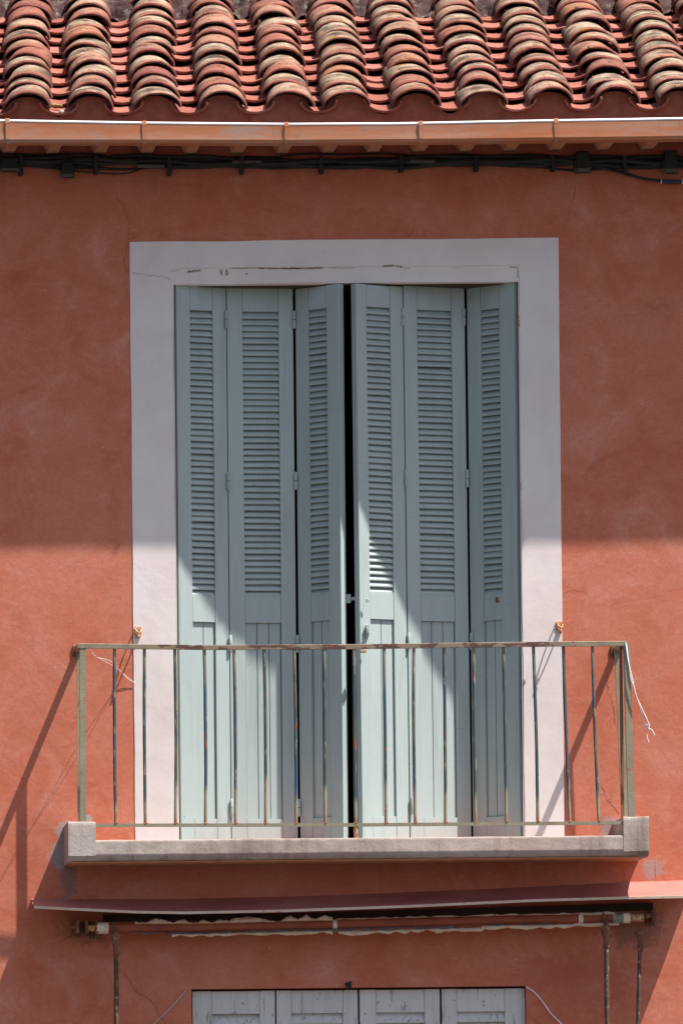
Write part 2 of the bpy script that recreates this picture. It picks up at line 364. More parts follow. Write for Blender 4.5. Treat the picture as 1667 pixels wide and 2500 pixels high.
CORBEL = mat_simple('orange_plaster_bounce', (0.44, 0.19, 0.10), (0.54, 0.27, 0.16), 14, 0.9)  # orange of the eave plaster; also paints bounce light on the slab underside
STONE = mat_simple('pale_stone', (0.30, 0.25, 0.22), (0.50, 0.44, 0.40), 40, 0.95, 0, 0.1, 0.004)
MOSS = mat_simple('yellow_moss', (0.16, 0.12, 0.04), (0.34, 0.26, 0.09), 60, 1.0, 0, 0.1, 0.004)
GROUND = mat_simple('paving', (0.075, 0.064, 0.055), (0.11, 0.095, 0.08), 3, 0.9)
ASPHALT = mat_simple('worn_asphalt', (0.04, 0.038, 0.036), (0.06, 0.057, 0.053), 6, 0.95)

# ---------------------------------------------------------------- ground
GZ = -4.84
bm = bmesh.new(); vs = [bm.verts.new(v) for v in ((-150, -150, GZ), (150, -150, GZ), (150, 150, GZ), (-150, 150, GZ))]; bm.faces.new(vs)
struct(obj('ground', bm, GROUND))
bm = bmesh.new(); vs = [bm.verts.new(v) for v in ((-80, -9, GZ + .004), (80, -9, GZ + .004), (80, -3.2, GZ + .004), (-80, -3.2, GZ + .004))]; bm.faces.new(vs)
struct(obj('road', bm, ASPHALT))
bm = bmesh.new(); box(bm, -80, 80, -3.2, 0.1, GZ - .1, GZ + .13, 0.01)
struct(obj('pavement', bm, GROUND))

# ---------------------------------------------------------------- house
house = thing('house', 'terracotta plastered town house with tiled eave, white window surround and small balcony', 'house', (0, 0, GZ))
def hpart(name, bm, mat, smooth=False, sharp=35):
    o = obj(name, bm, mat, None, smooth, None, sharp); o.parent = house; o.location = (0, 0, -GZ); return o
XL = at(428, 1300).x; XR = at(1273, 1300).x; ZT = at(840, 690).z          # opening of the window
FLOOR = at(833, 2046, 0.31).z
LX0 = at(468, 2440).x; LX1 = at(1284, 2440).x; LZT = at(870, 2411).z       # opening below
ZEAVE = at(833, 352, 0.0).z
def wall_mesh(bm, x0, x1, z0, z1, holes, th):
    xs = sorted({x0, x1, *[h[0] for h in holes], *[h[1] for h in holes]})
    zs = sorted({z0, z1, *[h[2] for h in holes], *[h[3] for h in holes]})
    inh = lambda x, z: any(h[0] < x < h[1] and h[2] < z < h[3] for h in holes)
    V = {}
    def v(x, y, z):
        k = (round(x, 5), round(y, 5), round(z, 5))
        if k not in V: V[k] = bm.verts.new((x, y, z))
        return V[k]
    for i in range(len(xs) - 1):
        for j in range(len(zs) - 1):
            a, b, c, d = xs[i], xs[i + 1], zs[j], zs[j + 1]
            if inh((a + b) / 2, (c + d) / 2): continue
            bm.faces.new((v(a, 0, c), v(b, 0, c), v(b, 0, d), v(a, 0, d)))
            bm.faces.new((v(a, th, c), v(a, th, d), v(b, th, d), v(b, th, c)))
    for (a, b, c, d) in holes:
        def seg(vals, lo, hi): return [t for t in vals if lo <= t <= hi]
        for s0, s1 in zip(seg(zs, c, d), seg(zs, c, d)[1:]):
            for x in (a, b): bm.faces.new((v(x, 0, s0), v(x, 0, s1), v(x, th, s1), v(x, th, s0)))
        for s0, s1 in zip(seg(xs, a, b), seg(xs, a, b)[1:]):
            for z in (c, d): bm.faces.new((v(s0, 0, z), v(s1, 0, z), v(s1, th, z), v(s0, th, z)))
    for x in (x0, x1):
        for s0, s1 in zip(zs, zs[1:]): bm.faces.new((v(x, 0, s0), v(x, 0, s1), v(x, th, s1), v(x, th, s0)))
bm = bmesh.new()
wall_mesh(bm, -7, 7, GZ, ZEAVE + .12, [(XL, XR, FLOOR, ZT), (LX0, LX1, GZ + .15, LZT)], 0.35)
hpart('wall', bm, PLASTER)
bm = bmesh.new()
box(bm, -7, -6.65, 0.351, 7, GZ, ZEAVE + .3); box(bm, 6.65, 7, 0.351, 7, GZ, ZEAVE + .3); box(bm, -7, 7, 7.001, 7.3, GZ, ZEAVE + .9)
hpart('side_wall', bm, PLASTER)
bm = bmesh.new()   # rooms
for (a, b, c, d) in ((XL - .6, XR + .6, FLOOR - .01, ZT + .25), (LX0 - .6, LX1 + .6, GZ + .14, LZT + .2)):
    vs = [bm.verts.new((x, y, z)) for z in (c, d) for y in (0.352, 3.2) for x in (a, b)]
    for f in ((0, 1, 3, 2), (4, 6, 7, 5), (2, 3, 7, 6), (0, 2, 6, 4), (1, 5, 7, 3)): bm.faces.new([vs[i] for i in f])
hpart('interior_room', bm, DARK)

# white surround: strips with slightly wavering edges, 3 mm proud, plus the reveals
def strip(bm, outline_a, outline_b, y0, y1):
    """solid ribbon between two polylines (x, z)"""
    A = [(bm.verts.new((x, y0, z)), bm.verts.new((x, y1, z))) for x, z in outline_a]
    B = [(bm.verts.new((x, y0, z)), bm.verts.new((x, y1, z))) for x, z in outline_b]
    for i in range(len(A) - 1):
        bm.faces.new((A[i][0], A[i + 1][0], B[i + 1][0], B[i][0])); bm.faces.new((A[i][1], B[i][1], B[i + 1][1], A[i + 1][1]))
        bm.faces.new((A[i][0], A[i][1], A[i + 1][1], A[i + 1][0])); bm.faces.new((B[i][0], B[i + 1][0], B[i + 1][1], B[i][1]))
    for i in (0, -1): bm.faces.new((A[i][0], B[i][0], B[i][1], A[i][1]))
def wob(k, s, amp=0.0012): return amp * noise.noise(Vector((k * 3.7, s * 5.1, s))) * 2 + 0.6 * amp * noise.noise(Vector((k * 17.0, s, 3.0)))
OXL = at(324, 1300).x; OXR = at(1369, 1300).x; OZ = at(833, 587).z; STRIP = at(833, 652).z
P0, P1 = -0.003, 0.02
N = 60
zs = [FLOOR + (OZ - .0001 - FLOOR) * i / N for i in range(N + 1)]
for a_, b_, k_ in ((OXL, XL, 1), (OXR, XR, 3)):
    bm = bmesh.new(); strip(bm, [(a_ + wob(z, k_), z) for z in zs], [(b_ + wob(z, k_ + 1, 0.0016) * (z < ZT), z) for z in zs], P0, P1)
    hpart('window_surround', bm, WHITE, True)
bm = bmesh.new()
xs = [XL + (XR - XL) * i / N for i in range(N + 1)]
xo = [OXL + (OXR - OXL) * i / N for i in range(N + 1)]
strip(bm, [(x, OZ + wob(x, 5, .002) + 0.0020) for x in xo], [(x, STRIP + .0006) for x in xs], P0 - .0006, P1)
hpart('surround_head', bm, WHITE, True)
bm = bmesh.new()
strip(bm, [(x, STRIP - .0008 + wob(x, 6, .0008)) for x in xs], [(x, ZT + wob(x, 7, .003) - 0.002) for x in xs], P0 + .0016, P1)
hpart('lintel_band', bm, WHITE, True)
bm = bmesh.new(); box(bm, XL - .004, XR + .004, -.0008 + .0, .018, ZT + .004, STRIP + .010)
hpart('surround_backing', bm, WHITE)
bm = bmesh.new()
box(bm, XL + .0012, XL + .004, -.001, .03, FLOOR, ZT); box(bm, XR - .004, XR - .0012, -.001, .03, FLOOR, ZT); box(bm, XL + .005, XR - .005, .001, .045, ZT - .003, ZT + .0)
hpart('window_reveal', bm, WHITE)
bm = bmesh.new(); box(bm, XL + .005, XR - .005, .046, .345, ZT - .006, ZT - .001)
box(bm, XL + .001, XL + .0045, .0305, .345, FLOOR, ZT - .007); box(bm, XR - .0045, XR - .001, .0305, .345, FLOOR, ZT - .007)
hpart('inner_reveal_shade', bm, mat_simple('painted_recess_shade', (0.05, 0.035, 0.025), (0.10, 0.06, 0.04), 20, 0.9))  # inner reveal lined dark brown to paint the shade of the recess

# cracks and peeled marks
def crack(pts, wd, mat, y, name, jit=2.2, steps=9):
    bm = bmesh.new(); P = []
    for (a, b), (c, d) in zip(pts, pts[1:]):
        for k in range(steps):
            t = k / steps; P.append((a + (c - a) * t + random.uniform(-jit, jit), b + (d - b) * t + random.uniform(-jit, jit)))
    P.append(pts[-1]); prev = None
    for i, (a, b) in enumerate(P):
        q = at(a, b, 0); t0 = P[max(i - 1, 0)]; t1 = P[min(i + 1, len(P) - 1)]
        nx, nz = (t1[1] - t0[1]), (t1[0] - t0[0]); l = math.hypot(nx, nz) or 1
        wv = wd * (0.35 + random.random()) * (0.3 if i in (0, len(P) - 1) else 1)
        v0 = bm.verts.new((q.x + nx / l * wv, y, q.z + nz / l * wv)); v1 = bm.verts.new((q.x - nx / l * wv, y, q.z - nz / l * wv))
        if prev: bm.faces.new((prev[0], v0, v1, prev[1]))
        prev = (v0, v1)
    return hpart(name, bm, mat)
WY = -0.0006
crack([(283, 478), (300, 500), (316, 545), (312, 600), (303, 636), (307, 655), (319, 667)], .0008, CRACK, WY, 'wall_crack')
crack([(322, 666), (352, 671), (398, 675), (416, 682)], .0009, CRACKW, -.0045, 'wall_crack')
crack([(1405, 440), (1400, 480), (1388, 520), (1376, 560)], .0006, CRACK, WY, 'wall_crack')
crack([(1480, 1640), (1483, 1690), (1499, 1735), (1500, 1760), (1512, 1800)], .0008, CRACK, WY, 'wall_crack')
crack([(1466, 1915), (1480, 1950), (1498, 1970), (1508, 1988)], .0009, CRACK, WY, 'wall_crack')
crack([(1372, 1452), (1395, 1440), (1425, 1445)], .0006, CRACK, WY, 'wall_crack')
crack([(300, 2372), (318, 2395), (335, 2425), (362, 2435), (380, 2455), (385, 2475), (408, 2500), (420, 2530)], .0011, CRACK, WY, 'wall_crack')
crack([(250, 2290), (225, 2300), (205, 2302)], .0010, CRACK, WY, 'wall_crack')
crack([(195, 2285), (165, 2290), (138, 2303)], .0008, CRACK, WY, 'wall_crack')
crack([(1598, 2105), (1600, 2150), (1612, 2170)], .0007, CRACK, WY, 'wall_crack')
crack([(1515, 2110), (1522, 2140), (1518, 2170)], .0007, CRACK, WY, 'wall_crack')
def peel(pts, wd, name='peeled_paint', y=-.0045):
    return crack(pts, wd, PEEL, y, name, 0.9, 14)
peel([(559, 655), (620, 654), (680, 655), (745, 655), (790, 654)], .0016)
peel([(630, 655), (700, 656), (786, 655)], .0022)
peel([(800, 654), (835, 655), (868, 654)], .0009); peel([(935, 650), (960, 648), (982, 652)], .0036); peel([(983, 653), (1000, 656)], .0008)
peel([(459, 664), (472, 662), (490, 660)], .0032); peel([(540, 658), (541, 673)], .003); peel([(553, 658), (555, 673)], .0035)
peel([(1264, 770), (1266, 800)], .0020); peel([(1270, 1180), (1271, 1196)], .0016); peel([(1279, 1660), (1280, 1672)], .003); peel([(600, 668), (604, 669)], .0014); peel([(1100, 655), (1130, 653)], .0007); peel([(417, 662), (440, 660)], .0008); peel([(1243, 652), (1262, 652), (1264, 680)], .0014)

# ------------------------------------------------ eave
F_F = 0.27
ZS = 1.505
bm = bmesh.new()
box(bm, -7.2, 7.2, -F_F, 0.34, ZS, ZS + .010)
hpart('eave_soffit', bm, PLASTER)
cx_px = [20, 128, 244, 356, 463, 578, 688, 798, 908, 1017, 1132, 1238, 1350, 1465, 1577, 1690, 1800, -90, -200, -310, 1910, 2020]
for i, cxp in enumerate(cx_px):
    py = 374 + lerp_list([(-400, 0), (650, 0), (1667, -10), (2100, -12)], cxp)
    c = at(cxp, py, 0.0)
    bm = bmesh.new(); sec = []
    j = random.uniform(-.003, .003)
    for y, zz in ((-0.262, 0), (-0.235, -.004), (0.05, -.004)):
        wt, wb = .042, .023
        sec.append([(c.x - wb + j, y, c.z + zz), (c.x + wb + j, y, c.z + zz), (c.x + wt, y, c.z + .030), (c.x + wt, y, ZS - .001), (c.x - wt, y, ZS - .001), (c.x - wt, y, c.z + .030)])
    sweep(bm, sec); hpart('corbel', bm, CORBEL)

# ------------------------------------------------ roof
SLOPE = math.radians(20.5); EXP = 0.2135; ROWS = 11; PITCH = 0.2452
F0 = 0.335
SKEW = 0.057
front0 = at(833, 288, F0)
ZP = front0.z                           # underside of the front pans
bm = bmesh.new()
L = 2.6
y0, y1 = -F_F, -F_F + L
zf = ZP + (F0 - F_F) * math.tan(SLOPE) - .03; zb = zf + L * math.tan(SLOPE)
vs = [bm.verts.new(v) for v in ((-7.2, y0, ZS + .0105), (7.2, y0, ZS + .0105), (7.2, y0, zf), (-7.2, y0, zf), (-7.2, y1, ZS + .0105), (7.2, y1, ZS + .0105), (7.2, y1, zb), (-7.2, y1, zb))]
for f in ((0, 1, 2, 3), (3, 2, 6, 7), (4, 7, 6, 5), (0, 3, 7, 4), (1, 5, 6, 2), (0, 4, 5, 1)): bm.faces.new([vs[i] for i in f])
roof = hpart('roof', bm, PLASTER)
def tile_mesh(kind, seed):
    rnd = random.Random(seed); n = 16; th = 0.0115; Lt = 0.345
    if kind == 'cover': wf, wb_, hf, hb, sgn = 0.100, 0.082, 0.070, 0.060, 1
    else: wf, wb_, hf, hb, sgn = 0.080, 0.096, 0.052, 0.060, -1
    bm = bmesh.new(); sec = []
    for yi, t in enumerate((0, 0.035, 0.5, 1.0)):
        wv = wf + (wb_ - wf) * t; hv = hf + (hb - hf) * t; y = t * Lt
        outer = []; inner = []
        for k in range(n + 1):
            a = math.pi * k / n
            rg = 1 + 0.02 * math.sin(3 * a + seed) + rnd.uniform(-.008, .008)
            yy = y + (rnd.uniform(-.0045, .0045) + .006 * math.sin(2.2 * a + seed * 1.7) if yi < 2 else 0)
            if yi == 0 and rnd.random() < 0.10: yy += rnd.uniform(.003, .008)
            rr = 0.93 if yi == 0 else 1.0
            outer.append((-math.cos(a) * wv * rg * rr, yy, sgn * math.sin(a) * hv * rg * rr))
            inner.append((-math.cos(a) * (wv - th) * rg, yy, sgn * math.sin(a) * (hv - th) * rg))
        sec.append(outer + inner[::-1])
    sweep(bm, sec)
    return obj(kind + '_tile', bm, COVER if kind == 'cover' else PAN, None, True, None, 50)
covers = [tile_mesh('cover', 3 + i) for i in range(6)]; pans = [tile_mesh('pan', 30 + i) for i in range(4)]
tan = math.tan(SLOPE)
# front positions of the cover columns (measured at the eave)
colpx = [-82, 70, 220, 375, 540, 690, 861, 1010, 1188, 1340, 1500, 1665]
colpx = [68, 224, 379, 542, 704, 851, 1019, 1184, 1343, 1503, 1662]
cols = [at(p, 262, F0).x for p in colpx]
cols = [cols[0] - PITCH * k for k in (5, 4, 3, 2, 1)] + cols + [cols[-1] + PITCH * k for k in (1, 2, 3, 4, 5, 6)]
fx = {}
def place_tile(srcs, x, row, zbase, jr, used, name):
    s_ = row * EXP + random.uniform(-.030, .030) * (row > 0)
    src = srcs[random.randrange(len(srcs))]
    y = -F0 + s_ * math.cos(SLOPE); z = ZP + zbase + s_ * math.sin(SLOPE)
    tilt = SLOPE - math.radians(3.2 if name == 'cover_tile' else 4.6) + random.uniform(-.015, .015); z += 0 if name == 'cover_tile' else .004
    o = inst(src, name, roof, (x + SKEW * (y + F0) + random.uniform(-jr, jr), y, z + .0146), (tilt + random.uniform(-.02, .02) * (jr > .004), random.uniform(-.07, .07), -SKEW + random.uniform(-.06, .06)), (random.uniform(.95, 1.05), 1, random.uniform(.9, 1.12)))
    return o
for ci, x in enumerate(cols):
    wander = random.uniform(-.004, .004)
    for r in range(ROWS):
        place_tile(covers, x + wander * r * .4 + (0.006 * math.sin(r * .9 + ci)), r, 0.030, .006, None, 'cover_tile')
    # extra thin tile doubled at the eave, set back and slightly shifted
for x, xn in zip(cols, cols[1:]):
    for r in range(ROWS - 1):
        place_tile(pans, (x + xn) / 2, r, 0.052, .003, None, 'pan_tile')
for o in covers + pans: bpy.data.objects.remove(o)
# mortar plugs in the arches of the first row, set back
bm = bmesh.new()
for x in cols:
    n = 14; cy = -F0 + .030 + random.uniform(-.004, .006); zc = ZP + .040; sec = []
    for y_ in (cy, cy + .05):
        sec.append([(x + math.cos(math.pi * k / n) * .088, y_, zc + math.sin(math.pi * k / n) * .062) for k in range(n + 1)] + [(x - .124, y_, ZP + .020), (x - .150, y_, ZP + .018), (x - .150, y_, ZP - .07), (x + .150, y_, ZP - .07), (x + .150, y_, ZP + .018), (x + .124, y_, ZP + .020)])
    sweep(bm, sec)
o = obj('eave_mortar', bm, mat_simple('dark_red_mortar', (0.20, 0.06, 0.04), (0.29, 0.10, 0.065), 20, 0.95), roof); o['kind'] = 'stuff'
# rough upstand behind the tiles
bm = bmesh.new()
yb = -F0 + 10 * EXP * math.cos(SLOPE) - .02
zb0 = ZP + 10 * EXP * math.sin(SLOPE)
nx, nz = 420, 30; g = []
for j in range(nz + 1):
    row = []
    for i in range(nx + 1):
        x = -3.2 + 6.6 * i / nx; t = j / nz
        yy = yb + t * .42; z = zb0 + .0 + t * .34
        nn = noise.fractal(Vector((x * 16, yy * 16, z * 16)), 0.8, 2.1, 6)
        row.append(bm.verts.new((x, yy - nn * .030, z + nn * .030 + (.012 * noise.noise(Vector((x * 7, 2, 1))) if j == 0 else 0))))
    g.append(row)
for j in range(nz):
    for i in range(nx): bm.faces.new((g[j][i], g[j][i + 1], g[j + 1][i + 1], g[j + 1][i]))
o = obj('mortar_upstand', bm, MORTAR, roof, True, None, 80)
bm = bmesh.new(); box(bm, -7, 7, yb + .40, yb + 1.0, zb0 - .4, zb0 + 1.7)
hpart('upper_wall', bm, MORTAR)
def lump(px, py, f, r, mat, sq=(1, 1, 1), seed=0):
    bm = bmesh.new(); bmesh.ops.create_icosphere(bm, subdivisions=2, radius=r)
    for v in bm.verts:
        k = 1 + 0.5 * noise.noise(v.co * (1.2 / r) + Vector((seed, seed, 0))); v.co = Vector((v.co.x * sq[0], v.co.y * sq[1], v.co.z * sq[2])) * k
    return bm, at(px, py, f)
def roof_f(py): return F0 - (288 - py) / 300.0 * 2.7 * .82
bm, q = lump(603, 222, 0, .020, STONE, (1.3, 1, .8), 3)
q = at(603, 222, F0 - .55); tag(obj('loose_stone', bm, STONE, None, True, q), 'pale lump of stone lying in the tile channel below the fourth gap of the roof', 'stone')
bm, q = lump(150, 274, F0 - .03, .010, STONE, (1, 1, 1.2), 9)
tag(obj('loose_stone', bm, STONE, None, True, at(151, 274, F0 - .02)), 'small white chip at the eave end of the first channel, beside moss', 'stone')
bm, q = lump(137, 262, F0 - .1, .016, MOSS, (1.6, 1, .7), 5)
tag(obj('moss_tuft', bm, MOSS, None, True, at(137, 258, F0 - .10)), 'yellow tuft of moss in the first roof channel from the left', 'moss')

# ------------------------------------------------ gutter
gut = thing('rain_gutter', 'terracotta painted rain gutter with bright zinc lip under the roof tiles', 'gutter', at(833, 355, 0.33))
def gp(o): 
    o.parent = gut; o.location = -Vector(gut.location); return o
RIM = [(-700, 284), (0, 291), (350, 297), (700, 300), (950, 299), (1200, 294), (1667, 286), (2400, 276)]
BOT = [(-700, 346), (0, 349), (700, 350), (1100, 347), (1667, 340), (2400, 332)]
GF = 0.402
def gsec(px, dy=0.0):
    t = at(px, lerp_list(RIM, px) + 6, GF); b = at(px, lerp_list(BOT, px), GF - .018)
    return t, b
pxs = list(range(-700, 2401, 50)) 
bm = bmesh.new(); sec = []
for p in pxs:
    t, b = gsec(p); x = b.x; wv = .0012 * math.sin(p * .013) 
    y = -GF + wv
    outer = [(x, y, t.z), (x, y + .002, t.z - .03), (x, y + .002, b.z + .012), (x, y + .012, b.z), (x, y + .085, b.z - .0), (x, y + .10, b.z + .02), (x, y + .105, t.z + .02)]
    inner = [(x, y + .1035, t.z + .02), (x, y + .0985, b.z + .021), (x, y + .084, b.z + .002), (x, y + .0135, b.z + .002), (x, y + .004, b.z + .013), (x, y + .0035, t.z - .03), (x, y + .0015, t.z)]
    sec.append(outer + inner)
sweep(bm, sec); gp(obj('trough', bm, GUTTER, None, True))
bm = bmesh.new(); tube(bm, [Vector((gsec(p)[1].x, -GF + .0072 + .0012 * math.sin(p * .013), gsec(p)[0].z + .003)) for p in pxs], .0085, 10)
gp(obj('rim', bm, ZINC, None, True, None, 60))
for p in (-320, 19, 352, 699, 1026, 1356, 1700):
    t, b = gsec(p); x = b.x; bm = bmesh.new(); sec = []
    lean = random.uniform(-.004, .004)
    prof = [(.004, t.z + .014), (-.004, t.z + .011), (-.0055, t.z - .004), (-.0045, t.z - .011), (-.0035, t.z - .03), (-.002, b.z + .012), (.010, b.z - .004), (.06, b.z - .006)]
    for (yo, z) in prof:
        k = (t.z - z) / .1 * lean
        sec.append([(x - .0085 + k, -GF + yo, z), (x + .0085 + k, -GF + yo, z), (x + .0085 + k, -GF + yo + .003, z - .0004), (x - .0085 + k, -GF + yo + .003, z - .0004)])
    sweep(bm, sec); gp(obj('strap', bm, GUTTER, None))
for p in ():
    t, b = gsec(p); bm = bmesh.new(); box(bm, b.x - .012, b.x + .012, -GF - .0012, -GF + .02, b.z + .014, t.z - .008); gp(obj('joint_sleeve', bm, GUTTER))

# ------------------------------------------------ cables under the eave
cab = thing('cable_bundle', 'bundle of black cables clipped along the wall under the gutter', 'cables', at(833, 398, 0))
def cp(o): o.parent = cab; o.location = -Vector(cab.location); return o
BASEY = [(-400, 392), (0, 393), (300, 395), (600, 397), (900, 398), (1200, 392), (1400, 396), (1667, 396), (2200, 396)]
for k, (dy, f, r, ph) in enumerate(((-9, .030, .0085, 0), (-1, .038, .0095, 1.7), (7, .028, .0080, 3.1), (-4, .018, .010, 4.4), (11, .018, .005, 5.2), (-15, .02, .0045, 2.2), (4, .016, .010, .6), (9, .03, .0035, 2.9))):
    pts = []
    for px in range(-400, 2201, 40):
        pts.append(at(px, lerp_list(BASEY, px) + dy * (1 + .35 * math.sin(px * .006 + ph)) + 3.6 * math.sin(px * .011 + ph) + 2.2 * math.sin(px * .034 + ph * 2), f + .004 * math.sin(px * .02 + ph)))
    bm = bmesh.new(); tube(bm, smooth_path(pts, 2), r, 8); cp(obj('cable', bm, RUBBER, None, True))
for pts in ([(60, 405), (150, 412), (265, 410)], [(110, 408), (190, 418), (300, 424), (360, 408), (420, 400)], [(-40, 414), (40, 405), (120, 400)],
            [(1430, 402), (1480, 412), (1530, 425), (1580, 438), (1640, 442), (1720, 444), (1900, 450)]):
    bm = bmesh.new(); tube(bm, smooth_path([at(a, b, .022) for a, b in pts], 6), .006 if pts[0][0] > 1000 else .003, 8); cp(obj('cable', bm, RUBBER, None, True))
for a, b, y in ((337, 402, 405), (568, 638, 395), (1000, 1060, 393)):
    bm = bmesh.new(); tube(bm, [at(a, y, .045), at(b, y + .5, .045)], .0075, 8); cp(obj('cable_sleeve', bm, PLASTIC, None, True))
bm = bmesh.new(); tube(bm, [at(1614, 443, .024), at(1662, 444, .024)], .0085, 10); cp(obj('cable_sleeve', bm, SLEEVE, None, True))
for x in (1613, 1664):
    bm = bmesh.new(); tube(bm, [at(x - 1, 443, .024), at(x + 1, 443, .024)], .0105, 10); cp(obj('sleeve_ring', bm, CORD, None, True))
def clip(px, top, bot, wv=9):
    bm = bmesh.new(); a = at(px, top, .052); b = at(px, bot, .03)
    box(bm, a.x - wv / 1200, a.x + wv / 1200, -.056, -.050, b.z + .012, a.z)
    box(bm, b.x - wv / 1000, b.x + wv / 1000, -.058, 0, b.z, b.z + .024, .003)
    cp(obj('cable_clip', bm, RUBBER))
for px, bot in ((52, 428), (235, 425), (414, 428), (590, 425), (784, 424), (979, 420), (1162, 418), (1349, 418), (1524, 422), (1760, 424), (-150, 424)):
    clip(px, 380, bot)
def junction(px, py, w_, h_, f=.07, feet=True):
    c = at(px, py, f); j = bmesh.new()
    box(j, c.x - w_ / 2, c.x + w_ / 2, -f, -.01, c.z - h_ / 2, c.z + h_ / 2, .004)
    box(j, c.x - w_ * .62, c.x + w_ * .62, -f + .008, -.012, c.z - h_ * .28, c.z + h_ * .05, .003)
    box(j, c.x - w_ * .32, c.x + w_ * .32, -f - .006, -.02, c.z + h_ * .1, c.z + h_ * .42, .002)
    o = cp(obj('junction_clamp', j, RUBBER))
    if feet:
        for s_ in (-1, 1):
            b = bmesh.new(); tube(b, [(c.x + s_ * w_ * .5, -f + .012, c.z - h_ * .30), (c.x + s_ * w_ * .52, -f + .010, c.z - h_ * .62)], .006, 8); cp(obj('clamp_screw', b, PLASTIC, None, True))
    b = bmesh.new(); box(b, c.x - w_ * .46, c.x + w_ * .46, -f - .003, -f + .01, c.z - h_ * .52, c.z - h_ * .36); cp(obj('clamp_plate', b, PLASTIC))
junction(1422, 393, .052, .082); junction(1637, 393, .050, .088); junction(166, 412, .045, .06); junction(24, 400, .07, .05)

# ------------------------------------------------ shutters
def slat_mesh(wd, pitch, mat):
    b = bmesh.new(); th = .0085; dep = .026; hh = pitch * 1.20
    # inclined board: top edge at the back, bottom edge to the front, rounded nose
    y0, y1 = .004, .004 + dep
    prof = [(y0, 0.0), (y0 + .0015, -.0022), (y0 + .006, -.0030), (y1, hh - th * .9), (y1, hh), (y1 - .004, hh), (y0, .0045)]
    sweep(b, [[(x, y, z) for (y, z) in prof] for x in (0, wd)])
    return obj('slat', b, mat)
def make_leaf(parent, A, B, ztop, zbot, mat, stl, strr, zl_top, zl_bot, zp_top, zp_bot, nboards, pitch, lean=0.0, th=.034, edge='r', slat_to=None):
    """one shutter leaf standing between plan points A and B (x, y of its front face)"""
    A = Vector(A); B = Vector(B); wd = (B - A).length; ang = math.atan2(B.y - A.y, B.x - A.x); h = ztop - zbot
    b = bmesh.new(); c = .0016
    box(b, 0, stl, 0, th, 0, h, c); box(b, wd - strr, wd, 0, th, 0, h, c)
    g = .0011
    def rail(z0, z1, dy=.0012):
        box(b, stl + g, wd - strr - g, dy, th - .002, z0, z1, c)
    rail(zl_top - zbot, h - .001); rail(zp_top - zbot, zl_bot - zbot, .0018); rail(.0, zp_bot - zbot)
    # dark rebate strips behind the joints
    leaf = obj('shutter_leaf', b, mat, parent)
    leaf.location = Vector((A.x, A.y, zbot)) - Vector(parent.location); leaf.rotation_euler = (0, lean, ang)
    # louvre slats
    sw = wd - stl - strr - .001; z = zl_bot - zbot + .0015; src = slat_mesh(sw, pitch, mat); zt = zl_top - zbot
    n_sl = round((zt - z) / pitch); pitch = (zt - z - .001) / n_sl; first = True
    while z + pitch * .5 < zt:
        o = src if first else inst(src, 'slat'); first = False
        o.parent = leaf; o.location = (stl + .0005, random.uniform(-.0006, .0006), z); cro = random.random() < .05; o.rotation_euler = (random.gauss(0, .09 if cro else .035), random.gauss(0, .014 if cro else .004), 0)
        z += pitch
    # backing so that the room behind stays dark and the last gap is closed
    # tongue and groove boards of the lower panel
    z0 = zp_bot - zbot + .0005; z1 = zp_top - zbot - .0005; x = stl + .001; bw = (wd - stl - strr - .002) / nboards
    for k in range(nboards):
        bb = bmesh.new(); box(bb, x + .0013, x + bw - .0013, .0100 + random.uniform(0, .0015), .024, z0, z1, .0022)
        obj('board', bb, mat, leaf); x += bw
    bb = bmesh.new(); box(bb, stl + .0005, wd - strr - .0005, .0242, .029, z0, z1); obj('panel_backing', bb, mat, leaf)
    return leaf, wd, h
def hinge(parent, px, py, f, ln=.072, r=.0065):
    c = at(px, py, f)
    b = bmesh.new()
    tube(b, [c + Vector((0, 0, -ln / 2)), c + Vector((0, 0, -ln / 2 + .004)), c + Vector((0, 0, -.0015))], [r * .7, r, r], 10)
    tube(b, [c + Vector((0, 0, .0015)), c + Vector((0, 0, ln / 2 - .004)), c + Vector((0, 0, ln / 2))], [r, r, r * .6], 10)
    o = obj('hinge', b, PAINT, None, True, None, 40); o.parent = parent; o.location = -Vector(parent.location); return o
ZLT, ZLB, ZPT = None, None, None
def P2(px, f, py=1375): q = at(px, py, f); return (q.x, q.y)
LT = at(426, 693, -.005).z - .004; LB = FLOOR + .004
UZ = dict(zl_top=at(560, 761, -.1).z, zl_bot=at(560, 1457, -.1).z, zp_top=at(560, 1521, -.1).z, zp_bot=at(560, 2000, -.1).z)
PIT = 0.02525
left = thing('folding_shutter', 'left set of three folding blue grey louvred leaves, standing ajar behind the railing', 'shutter', at(640, 2046, -.08))
right = thing('folding_shutter', 'right set of three folding blue grey louvred leaves, its free edge pushed forward', 'shutter', at(1070, 2046, -.08))
